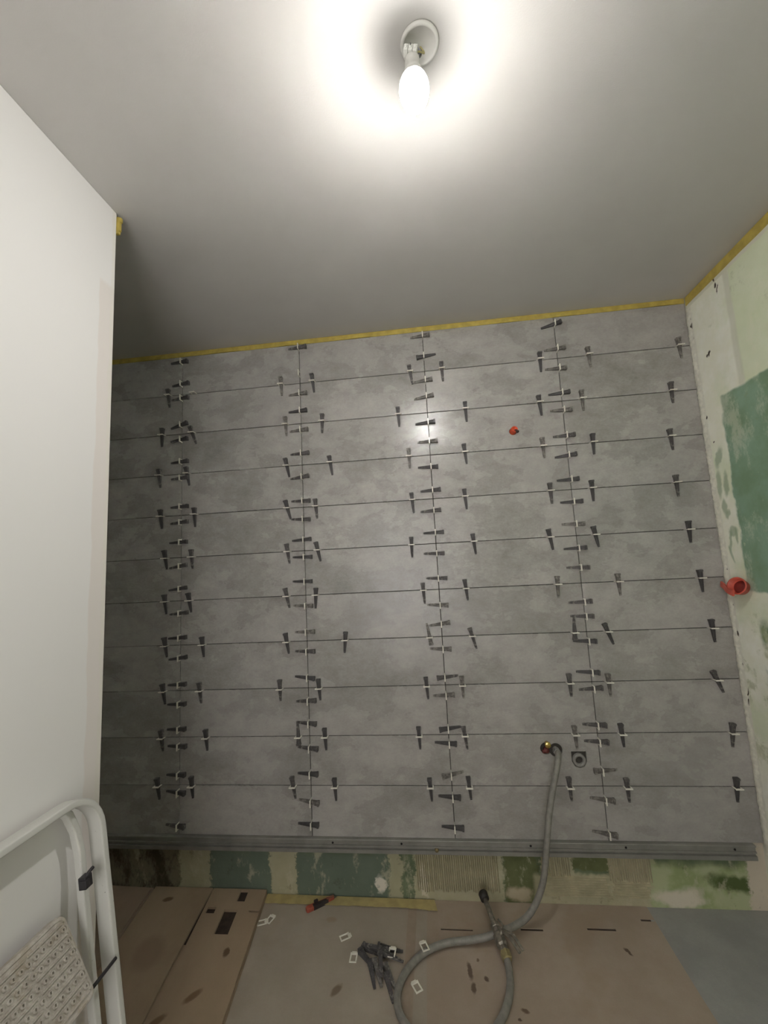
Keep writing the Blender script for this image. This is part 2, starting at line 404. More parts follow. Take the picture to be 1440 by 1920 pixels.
m = MB(); m.box((-.006, -.005, -.028), (.006, .005, .028)); m.box((-.003, -.006, -.020), (.010, .004, .016)); m.box((-.006,-.004,.01),(.012,.006,.026))
tag(obj('masking_tape', m, M_TAPE, loc=(XP-.001, YP+.006, 2.425), bevel=.002), 'small torn scrap of yellow tape at the top corner of the white partition', 'masking tape')
K = 40; A = []; B = []
for i in range(K+1):
    t = i/K; x = -.80 + .70*t
    A.append((x, .012 - .006*t, .0055)); B.append((x + .012*t, -.036 + (-.012 if t > .8 else 0)*(t-.8)*5 + random.uniform(-.002, .002), .0055))
tag(strip('masking_tape', A, B, (0, 0, .0012), M_TAPE_DULL), 'wide dusty yellow tape along the foot of the wall on the brown floor sheet', 'masking tape')

# aluminium straightedge carrying the lowest tiles
prof = [(.0155,.2395),(-.016,.2395),(-.0175,.2375),(-.0175,.2345),(-.012,.2335),(-.012,.2185),(-.0175,.2175),(-.0175,.2125),(-.009,.2115),(-.009,.2035),(-.0185,.2025),(-.0185,.1885),(-.016,.187),(.0155,.187)]
rail = MB(); x0, x1 = XA+.002, 1.118
rail.add([(x0, y, z) for y, z in prof] + [(x1, y, z) for y, z in prof],
         [tuple(range(len(prof))), tuple(range(2*len(prof)-1, len(prof)-1, -1))] + [(i, (i+1) % len(prof), len(prof)+(i+1) % len(prof), len(prof)+i) for i in range(len(prof))])
R_ = empty('support_rail', (0, 0, 0)); tag(R_, 'long grey aluminium rail screwed to the wall under the lowest tiles', 'rail')
obj('rail_profile', rail, M_ALU, R_)
for x in (-.507, -.22, .294, .653, 1.045):
    obj('screw', MB().lathe([(.0001, -.0035), (.0026, -.0035), (.0046, .0005), (.0046, .002)], 12, Matrix.Translation((x, -.012, .2235)) @ Matrix.Rotation(-PI/2, 4, 'X')), M_DARK, R_)
obj('bracket_stud', MB().lathe([(.0001, -.002), (.006, -.002), (.0085, .001), (.0085, .006)], 14, Matrix.Translation((-.078, -.0185, .204)) @ Matrix.Rotation(-PI/2, 4, 'X')), simple('brass_stud', (132,118,84), .5, metal=.5), R_)
# ------------------------------------------------------------------ ceiling lamp
canopy_m = simple('white_plastic', (226,224,218), 0.4, var=0.03)
L = empty('ceiling_lamp', (BULB.x, BULB.y, CEIL)); tag(L, 'bare glowing light bulb on a white round plate in the ceiling', 'ceiling lamp')
dz = Matrix.Translation((.018, .0, 0))
m = MB().lathe([(.0405, -.0005), (.0415, -.003), (.040, -.006), (.0345, -.0075), (.0335, -.0045), (.0001, -.004)], 40, dz)
obj('ceiling_plate', m, canopy_m, L)
grey_m = simple('grey_steel', (120,118,116), .4, metal=.7, var=.1)
hk = MB().tube(smooth_path([(.004,.004,-.004),(.002,.004,-.016),(.008,.006,-.026),(.018,.006,-.024),(.020,.004,-.014)], 6), .0022, 8)
obj('hook', hk, grey_m, L)
m = MB()
for i in range(3): 
    m.box((-.0145+i*.0098, -.007, -.0445), (-.0055+i*.0098, .008, -.0305)); m.lathe([(.003, -.0), (.003, .004)], 10, Matrix.Translation((-.010+i*.0098, -.0065, -.0375)) @ Matrix.Rotation(PI/2, 4, 'X'))
tb_ = obj('terminal_block', m, simple('white_terminal', (238,238,232), .35, var=.02), L, loc=(.006, -.012, .006), rot=(0, .22, 0), bevel=.0008)
obj('terminal_screw', MB().lathe([(.0001,0),(.0016,0),(.0016,.002)], 8, Matrix.Translation((0,0,0))), grey_m, tb_, loc=(0,-.0105,-.0375), rot=(PI/2,0,0))
for dx, cmat in ((-.004, (200,196,186)), (.004, (150,150,160)), (.011, (180,170,120))):
    obj('wire', MB().tube(smooth_path([(dx+.008,.004,-.003),(dx+.016,.006,-.018),(dx+.004,-.004,-.026),(dx*.8,-.008,-.036)], 5), .0017, 8), simple('wire_sheath', cmat, .5, var=.03), L)
sk = MB().lathe([(.0001,-.036),(.011,-.037),(.0155,-.041),(.0165,-.052),(.0165,-.066),(.0185,-.068),(.0185,-.072),(.0155,-.074),(.0001,-.074)], 28)
obj('socket', sk, canopy_m, L, loc=(0, -.002, 0))
gb = G('glowing_bulb', .3); gb.color((1,1,1,1)); gb.b.inputs['Emission Color'].default_value = (1.0, .978, .95, 1); 
ge = gb.n('ShaderNodeNewGeometry'); sx = gb.n('ShaderNodeSeparateXYZ'); gb.nt.links.new(ge.outputs['Normal'], sx.inputs[0])   # the diode board faces down: the globe glows most at its lower side
down = gb.math('MAXIMUM', gb.mul(sx.outputs[2], -1.0), 0.0)
gb.put(gb.b.inputs['Emission Strength'], gb.mul(gb.math('ADD', gb.mul(down, 0.99), 0.010), BULB_STRENGTH))
zc = BULB.z - CEIL                                          # globe centre below the ceiling
R0 = .0315
prof = [(.0001, zc-.050)] + [(R0*math.sin(PI/2*k/10), zc - .050*math.cos(PI/2*k/10)) for k in range(1, 11)] + [(R0*.995, zc+.004), (R0*.96, zc+.011), (R0*.86, zc+.020)]
obj('bulb', MB().lathe(prof, 36), gb.m, L)
# opaque upper shell of the lamp, down to its cap
shell = [(R0*.862, zc+.0195), (R0*.70, zc+.030), (R0*.58, zc+.035), (.0140, zc+.040), (.0130, -.068)]
obj('bulb_housing', MB().lathe(shell, 36), canopy_m, L)

# ------------------------------------------------------------------ tile levelling clips with wedges
def m_wedge(name, dust, base):
    g = G(name, 0.55, spec=0.4)
    n = g.noise(70, 4, 0.6); b = lin(base)
    g.color(g.mix(g.step(n, 0.66-dust*.35, 0.76-dust*.3), b, lin((126,122,116)))); g.bump(g.noise(300, 2), .3, .0006); return g.m
WM = [m_wedge('dark_grey_wedge', 0.05, (72,70,70)), m_wedge('dusty_grey_wedge', 0.35, (80,77,76)), m_wedge('mortar_stained_wedge', 0.6, (96,92,88))]
# wedge: local x along its length (thin end at -x), local y across, local z away from the wall
def wedge_mesh(name):
    m = MB(); L0, L1 = -.054, .033; n = 22; v = []; 
    for i in range(n+1):
        t = i/n; x = L0 + (L1-L0)*t; h = .0035 + .0125*t; w = .0045 + .0040*t
        if i in (0, n): w *= .8
        tooth = .0009*(i % 2) if .08 < t < .9 else 0
        v += [(x, -w, .0002), (x, w, .0002), (x, w, h+tooth), (x, w*.45, h+tooth), (x, w*.40, h-.0016), (x, -w*.40, h-.0016), (x, -w*.45, h+tooth), (x, -w, h+tooth)]
    f = [(i*8+k, i*8+(k+1) % 8, (i+1)*8+(k+1) % 8, (i+1)*8+k) for i in range(n) for k in range(8)] + [tuple(range(8)), tuple(n*8+7-k for k in range(8))]
    m.add(v, f)
    m.box((L1-.006, -.0092, .0002), (L1+.002, .0092, .0178))            # thick striking end
    m.box((L0-.002, -.0040, .0002), (L0+.005, .0040, .0052))
    return m
def clip_mesh():
    m = MB(); t = .0011                                       # flat frame standing in the joint, across local y
    for s in (-1, 1): m.box((-t, s*.0115-.0024, -.008), (t, s*.0115+.0024, .0185))
    m.box((-t, -.0139, .0165), (t, .0139, .0240)); m.box((-t*2.0, -.0139, .0205), (t*2.0, .0139, .0245))
    return m
wedge_me = [wedge_mesh('wedge').mesh('wedge') for _ in WM]
for me, mt in zip(wedge_me, WM): me.materials.append(mt)
clip_me = clip_mesh().mesh('clip'); clip_me.materials.append(M_WHITEP)
def make_clip(kind, name='levelling_clip'):
    e = empty(name, (0,0,0)); obj('clip', clip_me, None, e)
    if kind is not None: w = obj('wedge', wedge_me[kind], None, e)
    return e
protos = {}
ORD = ['first','second','third','fourth','fifth','sixth','seventh','eighth','ninth','tenth','eleventh']
JN = ['leftmost','second','third','rightmost']
def wall_rot(kind, tilt):
    # local x -> wall direction, local z -> -y (towards the room); tilt in degrees counter-clockwise as seen from the room
    a = math.radians(tilt) + (0 if kind == 'v' else PI/2)
    ex = Vector((math.cos(a), 0, math.sin(a)))
    return frame((0,0,0), ex, (0,-1,0))
def place_clip(kind, x, z, tilt, mat, label, group, lift=0.0):
    first = mat not in protos
    if first: protos[mat] = make_clip(mat)
    e = protos[mat] if first else copy_tree(protos[mat])
    M = wall_rot(kind, 0); M.translation = (x, -lift, z); e.matrix_world = M
    for ch in e.children:
        if ch.name.startswith('wedge'):
            ch.rotation_euler = (0, 0, math.radians(tilt)); ch.location = (-.0 + random.uniform(-.004, .004), 0, 0)
    tag(e, label, 'levelling clip', group); return e
VZ = [[2.408, 2.292, 2.219, 2.084, 2.01, 1.9, 1.82, 1.681, 1.606, 1.512, 1.4, 1.296, 1.184, 1.074, 0.984, 0.868, 0.783, 0.676, 0.604, 0.485, 0.412, 0.276], [2.419, 2.286, 2.186, 2.101, 2.007, 1.894, 1.782, 1.669, 1.584, 1.49, 1.411, 1.302, 1.194, 1.08, 0.996, 0.884, 0.787, 0.694, 0.592, 0.489, 0.377, 0.289], [2.412, 2.31, 2.193, 2.115, 1.992, 1.903, 1.784, 1.678, 1.586, 1.488, 1.396, 1.288, 1.173, 1.094, 0.989, 0.873, 0.8, 0.666, 0.608, 0.485, 0.4, 0.284], [2.401, 2.283, 2.19, 2.075, 1.996, 1.88, 1.791, 1.684, 1.586, 1.49, 1.387, 1.305, 1.163, 1.104, 1.003, 0.879, 0.815, 0.674, 0.61, 0.501, 0.393, 0.268]]
VT = [[2,6,5,18,8,4,3,2,5,2,10,8,6,4,9,4,3,3,0,2,-6,-5],
      [2,0,3,2,3,2,8,-2,-4,3,-2,-2,-3,0,-2,-8,3,-6,-6,-2,-10,-3],
      [3,190,5,9,4,1,-2,3,3,1,-2,-2,-4,9,-2,186,4,188,-4,194,-3,-3],
      [16,3,-2,4,-2,2,7,2,0,-2,2,-2,3,-2,-2,-4,6,-3,-3,182,-7,-10]]
for k in range(4):
    for i, z in enumerate(VZ[k]):
        r = i//2; half = 'upper' if i % 2 == 0 else 'lower'
        mat = random.choice([0,0,1,1,2]) if k else random.choice([0,0,1])
        if (k, i) == (1, 1): mat = None
        if (k, i) in ((3, 2),(3, 21),(3, 20),(2, 12),(3, 9)): mat = 2
        lab = f'{"wedge clip" if mat is not None else "bare white clip"} on {JN[k]} vertical joint, {half} part of {ORD[r]} tile row from top'
        if k in (1, 2): lab = f'{"wedge clip" if mat is not None else "bare white clip"} on {JN[k]} vertical joint from left, {half} part of {ORD[r]} tile row down'
        place_clip('v', (k-2)*W, z, VT[k][i]*.8 if VT[k][i] < 90 else 180+(VT[k][i]-180)*.8, mat, lab, f'wedge clips on the {JN[k]} vertical joint')
HX = [[-1.262, -1.132, -0.688, -0.533, -0.067, 0.079, 0.519, 0.729, 1.109], [-1.293, -1.137, -0.67, -0.493, -0.134, 0.172, 0.498, 0.681, 1.052], [-1.304, -1.162, -0.669, -0.461, -0.096, 0.155, 0.494, 0.706, 1.023], [-1.294, -1.124, -0.671, -0.536, -0.093, 0.141, 0.507, 0.68, 1.021], [-1.269, -1.137, -0.674, -0.534, -0.108, 0.164, 0.486, 0.672, 1.045], [-1.267, -1.148, -0.683, -0.549, -0.068, 0.115, 0.498, 0.743, 1.063], [-1.264, -1.083, -0.688, -0.423, -0.054, 0.127, 0.547, 0.678, 1.081], [-1.27, -1.095, -0.723, -0.547, -0.079, 0.071, 0.507, 0.66, 1.07], [-1.275, -1.065, -0.645, -0.527, -0.123, 0.067, 0.508, 0.688, 1.1], [-1.29, -1.131, -0.673, -0.491, -0.089, 0.07, 0.467, 0.686, 1.087]]
HT = [[4,0,2,6,8,2,0,6,6],[-3,20,2,-3,2,2,6,2,2],[4,10,12,8,0,5,3,0,5],[5,2,16,4,4,4,3,2,3],[8,3,8,13,0,6,10,12,2],
      [6,9,12,-4,3,6,0,4,4],[8,5,9,-6,190,17,176,22,5],[8,5,0,4,4,2,3,4,24],[5,4,184,3,2,8,4,5,-5],[7,4,9,3,4,5,4,4,-2]]
PN = ['just left of leftmost vertical joint','just right of leftmost vertical joint','just left of second vertical joint','just right of second vertical joint',
      'just left of third vertical joint','just right of third vertical joint','just left of rightmost vertical joint','just right of rightmost vertical joint','near the green right wall']
for j in range(10):
    for i, x in enumerate(HX[j]):
        mat = random.choice([0,0,1,1,2]) if i > 1 else random.choice([0,0,1])
        if (j, i) == (0, 1): mat = None
        if (j, i) in ((1, 2),(0, 2)): mat = 2
        lab = f'{"wedge clip" if mat is not None else "bare clip"}, {ORD[j]} horizontal joint from top, {PN[i]}'
        place_clip('h', x, Z0 - .2*j, HT[j][i]*.9 if HT[j][i] < 90 else 180+(HT[j][i]-180)*.9, mat, lab, f'wedge clips on the {ORD[j]} horizontal joint')

# ------------------------------------------------------------------ openings and pipes in the tiled wall
RX = lambda x, y, z: Matrix.Translation((x, y, z)) @ Matrix.Rotation(PI/2, 4, 'X')     # local z -> -y
M_PVC = simple('grey_pvc', (128,126,122), .5, var=.08)
D = empty('drain_pipe', (XD, 0, ZD-.004)); tag(D, 'grey plastic drain pipe mouth set in a notched hole low in the tiled wall', 'pipe')
obj('pipe', MB().lathe([(.0135,-.0145),(.0135,.0005),(.0165,.004),(.0215,.0045),(.0255,.002),(.0262,-.0145)], 30, Matrix.Rotation(PI/2, 4, 'X'), cap=False), M_PVC, D)
obj('pipe_shade_disc', MB().lathe([(.0001,-.0138),(.0140,-.0138),(.0140,-.0148),(.0001,-.0148)], 24, Matrix.Rotation(PI/2, 4, 'X')), M_DARK, D)  # near-black disc stands in for the shade inside the pipe
Bp = empty('water_pipe', (.390, 0, .583)); tag(Bp, 'short red pipe stub with a shiny brass cap in the tiled wall beside the hose', 'pipe')
red = simple('dark_red_pipe', (98,46,42), .5, var=.25, scale=80)
obj('sleeve', MB().tube([(0,.014,-.006),(-.001,-.006,-.004),(-.001,-.012,-.002)], .0105, 16), red, Bp)
obj('sleeve', MB().tube([(-.010,.014,-.012),(-.010,-.004,-.012)], .006, 12), red, Bp)
obj('brass_cap', MB().lathe([(.0085,-.018),(.0095,-.004),(.0118,.000),(.0118,.0055),(.0100,.0072),(.0001,.0076)], 20, RX(.004, -.016, .021)), simple('bright_brass', (236,206,128), .22, metal=.9, var=.05), Bp)
C_ = empty('cable_conduit', (.3735, 0, 1.920)); tag(C_, 'orange conduit end poking out of a grey tile right of centre', 'conduit')
orange = simple('orange_plastic', (214,84,48), .45, var=.12, scale=60)
a = frame((0,.012,0), (1,0,0), (.12,-1,.12))
prof = [(.0125,-.01)] + [q for i in range(7) for q in ((.0135, i*.0045), (.0148, i*.0045+.0022))] + [(.0135,.033),(.0105,.037),(.0105,.030),(.0001,.029)]
obj('corrugated_tube', MB().lathe(prof, 24, a), orange, C_)
obj('mouth_shade', MB().tube([(0,0,.002),(.010,-.020,-.004),(.014,-.030,-.012)], .0062, 12), simple('conduit_shade', (44,30,26), .5), C_)  # dark tube stands in for the shaded inside of the conduit mouth
J = empty('junction_box', (XR, -.098, 1.205)); tag(J, 'round red plastic socket box with a tongue sticking out of the green wall', 'junction box')
redp = simple('red_plastic', (196,88,70), .4, var=.15, scale=50)
fr = frame((-.006, 0, 0), (0,1,0), (-.80,-.42,.26)) 
obj('cup', MB().lathe([(.0001,-.022),(.022,-.022),(.0285,-.014),(.0310,.012),(.0335,.014),(.0335,.017),(.0285,.017),(.0265,-.012),(.0001,-.018)], 36, fr), redp, J)
obj('tongue', MB().tube(smooth_path([(-.036,-.012,-.024),(-.036,.020,-.014),(-.022,.058,-.002),(-.010,.094,.006)], 6), 1.0, section=[(.0035*a_, .011*b_) for a_, b_ in ((1,1),(1,-1),(-1,-1),(-1,1))], up=(1,0,0), smooth=False), redp, J, bevel=.0015)
obj('inner_shade_disc', MB().lathe([(.0001,-.0172),(.0255,-.0135),(.0255,-.0120),(.0001,-.0165)], 24, fr), simple('cup_inside_shade', (120,40,34), .6), J)  # darker red disc paints the shade inside the cup
J.location = (XR - .022, -.112, 1.207)

# ------------------------------------------------------------------ grey hose with its shut-off valve
M_HOSE = simple('dusty_grey_hose', (126,123,116), .6, var=.14, scale=50, bump=.2)
Hs = empty('water_hose', (0,0,0)); tag(Hs, 'thick grey hose hanging from the tiled wall and looping over the floor', 'hose')
pts = [(.428,.013,.577),(.427,-.030,.577),(.419,-.058,.566),(.402,-.080,.530),(.381,-.095,.478),(.362,-.112,.428),(.346,-.122,.370),(.333,-.126,.300),
       (.322,-.126,.235),(.306,-.124,.165),(.277,-.118,.095),(.238,-.126,.052),(.185,-.152,.040),(.130,-.176,.038),(.080,-.186,.028),(.020,-.186,.0165),(-.060,-.200,.0155),(-.130,-.236,.0155),
       (-.182,-.290,.0155),(-.212,-.350,.0155),(-.218,-.410,.0155),(-.196,-.465,.0155),(-.140,-.515,.0155),(-.060,-.540,.0155),(.020,-.520,.0155),(.080,-.462,.0155),(.118,-.400,.0155),(.137,-.340,.016),(.142,-.285,.020),(.139,-.250,.026)]
hose = obj('hose', MB().tube(smooth_path(pts, 8), .0114, 18), M_HOSE, Hs)
obj('wall_nut', MB().lathe([(.0128,-.006),(.0155,-.004),(.0155,.014),(.0128,.016)], 6, RX(.427,-.012,.577), smooth=False), M_PVC, Hs)
M_GALV = simple('stained_metal', (132,126,114), .45, metal=.5, var=.3, scale=60)
V = empty('shutoff_valve', (.139, -.225, .028)); tag(V, 'grey shut-off valve with lever on the end of the floor hose', 'valve')
# pipe from the hose end up to the open mouth
mouth = Vector((.093, -.065, .075)); tail = Vector((.140, -.250, .027)); dirv = (mouth-tail).normalized(); O = Vector(V.location)
mp = mouth - O; tp = tail - O
obj('pipe', MB().tube([tp+dirv*.05, mp], .0095, 16), M_GALV, V)
fm = frame(mp, (0,0,1), dirv)
obj('mouth_ring', MB().lathe([(.0095,-.014),(.0165,-.012),(.0175,.010),(.0150,.014),(.0115,.014),(.0105,-.002),(.0001,-.004)], 26, fm), simple('black_rubber', (40,36,32), .6), V)
fb = frame(tp + dirv*.045, (0,0,1), dirv)
obj('valve_body', MB().lathe([(.0098,-.045),(.0135,-.043),(.0150,-.032),(.0150,-.022),(.0195,-.016),(.0195,.016),(.0150,.022),(.0140,.038),(.0160,.040),(.0160,.052),(.0100,.056)], 8, fb, smooth=False), M_GALV, V)
obj('hose_nut', MB().lathe([(.0132,-.012),(.0175,-.010),(.0175,.012),(.0140,.016)], 6, frame(tp - dirv*.004, (0,0,1), dirv), smooth=False), simple('dull_brass', (176,164,120), .4, metal=.6, var=.2), V)
st = tp + dirv*.05
obj('stem', MB().tube([st, st+Vector((.010,-.004,.030))], .006, 12), M_GALV, V)
for s in (0, 1):
    a0 = st + Vector((.010,-.004,.028)); off = Vector((.012, .010, 0))*s
    obj('lever', MB().tube([a0+off*.3, a0+Vector((.022,-.030,.004))+off, a0+Vector((.046,-.072,-.010))+off], 1.0, section=[(.0025*p, .0050*q) for p, q in ((1,1),(1,-1),(-1,-1),(-1,1))], up=(0,0,1), smooth=False), M_GALV, V, bevel=.0008)
obj('lever', MB().tube([st+Vector((-.004,.0,.006)), st+Vector((.018,.030,.020)), st+Vector((.004,.050,.024))], .0035, 10), M_GALV, V)
# ------------------------------------------------------------------ sheets on the floor
def sheet(name, x0, x1, y0, y1, z0, z1, mat, holes=(), parent=None, fmap=None, sub=24):
    xs = sorted(set([x0, x1] + [h[0] for h in holes] + [h[1] for h in holes] + [x0+(x1-x0)*i/sub for i in range(1, sub)]))
    ys = sorted(set([y0, y1] + [h[2] for h in holes] + [h[3] for h in holes] + [y0+(y1-y0)*i/sub for i in range(1, sub)]))
    idx = {}; m = MB(); nx, ny = len(xs), len(ys)
    inh = lambda x, y: any(a < x < b and c < y < d for a, b, c, d in holes)
    f = fmap or (lambda x, y: (x, y, 0))
    v = []
    for lay in (z1, z0):
        for y in ys:
            for x in xs:
                p = f(x, y); v.append((p[0], p[1], p[2]+lay))
    I = lambda i, j, l: l*nx*ny + j*nx + i
    F = []; solid = [[not inh((xs[i]+xs[i+1])/2, (ys[j]+ys[j+1])/2) for i in range(nx-1)] for j in range(ny-1)]
    for j in range(ny-1):
        for i in range(nx-1):
            if not solid[j][i]: continue
            F.append((I(i,j,0), I(i+1,j,0), I(i+1,j+1,0), I(i,j+1,0))); F.append((I(i,j,1), I(i,j+1,1), I(i+1,j+1,1), I(i+1,j,1)))
            for di, dj, a, b in ((-1,0,(i,j),(i,j+1)), (1,0,(i+1,j+1),(i+1,j)), (0,-1,(i+1,j),(i,j)), (0,1,(i,j+1),(i+1,j+1))):
                q, w = i+di, j+dj
                if q < 0 or w < 0 or q >= nx-1 or w >= ny-1 or not solid[w][q]:
                    F.append((I(*a,0), I(*b,0), I(*b,1), I(*a,1)))
    m.add(v, F)
    return obj(name, m, mat, parent)
BR = (134,112,90)
spots2 = [(-.125-.0+.14,-.28,.008,.030,.1,(70,54,42)),(.022,-.338,.007,.018,0,(74,58,44)),(.067,-.305,.007,.010,.5,(70,52,40)),(.045,-.24,.005,.006,0,(96,76,58)),(.56,-.185,.006,.016,.5,(64,48,38)),(.17,-.40,.012,.006,-.4,(84,64,48)),(.15,-.425,.006,.005,0,(70,56,44))]
spots1 = [(-.42,-.37,.012,.022,-.6,(104,86,68)),(-.24,-.25,.006,.006,0,(84,70,58)),(-.50,-.10,.02,.012,0,(150,134,116))]
mB = m_card('brown_floor_card', (156,140,124), (168,153,138), (150,130,108), spots=spots2)
mA = m_card('greybrown_floor_card', (156,145,131), (168,157,143), (154,136,116), spots=spots1)
wv = lambda x, y: (x, y, .0006*math.sin(x*9+1)*math.sin(y*7))
o = sheet('floor_sheet', -.150, .714, -2.6, .0145, -.0038, -.0012, mB, holes=[(-.078,.040,-.125,-.117),(.215,.296,-.115,-.104),(.455,.556,-.103,-.092),(.663,.713,-.055,-.044)], fmap=lambda x, y: (x + (.004*math.sin(y*5) if x > .7 else 0), y, .0004*math.sin(x*9+1)*math.sin(y*7)+.0004))
tag(o, 'brown protective card on the floor with short dark slots, under the hose', 'floor protection')
sheet('slot_shade_sheet', -.12, .70, -.20, -.02, -.0040, -.0038, simple('slot_shade', (58,46,36), .95, var=.3), parent=o, sub=3)  # dark sheet below the card paints the shade in its slots
o = sheet('floor_sheet', -.93, -.127, -2.6, -.001, -.0004, .0014, mA, fmap=lambda x, y: (x + (.003*math.sin(y*8) if x > -.14 else 0), y, .0003*math.sin(x*9+1)*math.sin(y*7)+.0003))
tag(o, 'grey-brown protective card on the floor between flattened cardboard and hose', 'floor protection')
o = sheet('floor_sheet', -.204, -.170, -2.4, -.03, .0018, .0021, simple('clear_tape_on_card', (146,130,114), .6, var=.06), sub=12)
tag(o, 'pale narrow strip of tape stuck lengthwise on the grey-brown floor card', 'tape')
# flattened cardboard at the left
CB = m_card('brown_cardboard', (150,130,106), (164,144,120), (134,112,92), grain=(1.0, .25, 1), spots=[(-.835,-.285,.010,.018,.2,(80,58,38)),(-1.20,-.06,.02,.012,.3,(90,68,48)),(-1.12,-.30,.05,.07,.4,(136,116,96)),(-.87,-.44,.012,.03,-.7,(104,78,54)),(-.94,-.52,.012,.03,-.7,(100,76,54))])
CB2 = m_card('dull_cardboard', (148,128,110), (160,142,122), (130,112,98), grain=(1.0, .3, 1), spots=[(-1.45,-.14,.03,.02,0,(88,66,50)),(-1.38,-.30,.02,.05,.3,(96,74,60)),(-1.27,-.03,.015,.03,0,(92,70,52))])
CBL = empty('cardboard_box', (-1.3, -.4, 0)); tag(CBL, 'dull flattened cardboard box lying lowest, in the dark left corner', 'cardboard')
o = sheet('panel', -1.79, -1.31, -.84, .010, .002, .020, CB2, parent=CBL, fmap=lambda x, y: (x + (-y)*.13*(x+1.79)/.48, y - .004*math.sin(x*9), .002*math.sin(x*7)*math.sin(y*6)))
o.location = (1.3, .4, 0)
o = sheet('flap', -1.79, -1.315, -.84, -.010, .0215, .0255, CB2, parent=CBL, fmap=lambda x, y: (x + (-y)*.13*(x+1.79)/.48, y + .003*math.sin(x*14) - .003, .002*math.sin(x*7)*math.sin(y*6))); o.location = (1.3, .4, 0)
CBR = empty('cardboard_box', (-.95, -.4, 0)); tag(CBR, 'large brown flattened cardboard box with dark cut-out slots beside the ladder', 'cardboard')
def fm_right(x, y):    # right edge runs obliquely towards the camera
    sx = (-y)*.13
    return (x + sx, y, .0015*math.sin(x*11)*math.sin(y*5))
# strip with handle holes: slots given before shearing
o = sheet('panel', -1.30, -.80, -.84, .004, .003, .0155, CB, parent=CBR, fmap=fm_right, sub=20); o.location = (.95, .4, 0)
o = sheet('flap', -1.035, -.801, -.84, .006, .018, .0265, CB, parent=CBR, fmap=fm_right,
          holes=[(-.948,-.893,-.214,-.103), (-1.022,-.985,-.122,-.092), (-.912,-.878,.020-.080,.0), (-.845,-.802,-.112,-.102)], sub=18); o.location = (.95, .4, 0)
o = sheet('flap', -1.30, -1.040, -.84, .008, .018, .0255, CB, parent=CBR, fmap=lambda x, y: (x + (-y)*.13 + (.010*math.sin(y*4) if x > -1.06 else 0), y, .002*math.sin(x*11)*math.sin(y*5)),
          holes=[], sub=20); o.location = (.95, .4, 0)
bk = simple('gap_shade', (52,40,30), .95, var=.3)
# openings are real; the sheet below is coloured dark for the shade in them
o = sheet('gap_shade_sheet', -1.06, -.83, -.25, .0, .0156, .0160, bk, parent=CBR, fmap=fm_right, sub=4); o.location = (.95, .4, 0)

# ------------------------------------------------------------------ small things on the floor
FZ = .0022
def flat_clip(name='loose_clip'):
    e = empty(name, (0,0,0)); m = MB(); h = .0028
    for s in (-1, 1): m.box((-.017, s*.0105-.0022, 0), (.017, s*.0105+.0022, h))
    m.box((-.0195, -.0127, 0), (-.0150, .0127, h)); m.box((.0105, -.0127, 0), (.0175, .0127, h+.001))
    obj('frame', m, M_WHITEP, e, bevel=.0006)
    obj('base_tab', MB().box((.0175, -.0085, 0), (.0235, .0085, .0016)), M_WHITEP, e)
    return e
fc = flat_clip(); n0 = 0
for x, y, a, fz, flip, lab in [
    (-.768,-.128, 20, 0.003, 0, 'left one of two white clips on the card beside the cardboard edge'),
    (-.742,-.112, 70, 0.003, 0, 'right one of two white clips on the card beside the cardboard edge'),
    (-.430,-.176, 30, FZ, 0, 'white clip alone on the card, just above left of the wedge pile'),
    (-.384,-.256, 90, FZ, 0, 'white clip lying at the left tip of the wedge pile'),
    (-.136,-.234, 115, .0290, 0, 'small white clip lying on the curve of the grey hose'),
    (-.160,-.348, 122, FZ, 0, 'white clip lying alone inside the hose loop'),
    (-.248,-.252, 85, .020, 0, 'white clip stuck on a wedge at the right side of the pile')]:
    e = fc if n0 == 0 else copy_tree(fc); n0 += 1
    e.location = (x, y, fz); e.rotation_euler = (0, 0, math.radians(a)); tag(e, lab, 'clip', 'loose white clips on the floor')
def loose_wedge(kind): return obj('levelling_wedge', wedge_me[kind], None)
wl = [ # x, y, z, heading deg (thin end), pitch, roll, material, label
 (-.325,-.232, .003, 160, 0, 0, 1, 'dark wedge reaching up left at the far end of the pile'),
 (-.298,-.236, .014, -12, 6, 20, 1, 'dark wedge lying crosswise along the top of the pile'),
 (-.268,-.224, .004, 175, 0, 0, 0, 'dark wedge at the back of the pile pointing right to the hose'),
 (-.262,-.262, .016, 165, -5, 10, 1, 'dark wedge under the clip at the right side of the pile'),
 (-.312,-.310, .003, 108, 0, 0, 0, 'long dark wedge along the left flank of the pile'),
 (-.294,-.308, .006, 112, 0, 0, 2, 'paler wedge beside the left flank of the pile'),
 (-.283,-.292, .020, 100, 4, 0, 1, 'wedge lying on top in the middle of the pile'),
 (-.252,-.318, .003, 120, 0, 0, 2, 'pale wedge on the right flank of the pile nearest the hose'),
 (-.250,-.352, .003, 110, 0, 0, 1, 'wedge sticking out at the lower tip of the pile'),
 (-.340,-.262, .004, 135, 0, 0, 0, 'short looking dark wedge at the left shoulder of the pile')]
for x, y, z, a, p, r, k, lab in wl:
    w = loose_wedge(k); w.location = (x, y, z); w.rotation_euler = (math.radians(r), math.radians(p), math.radians(a)); tag(w, lab, 'wedge', 'loose wedges piled on the floor')
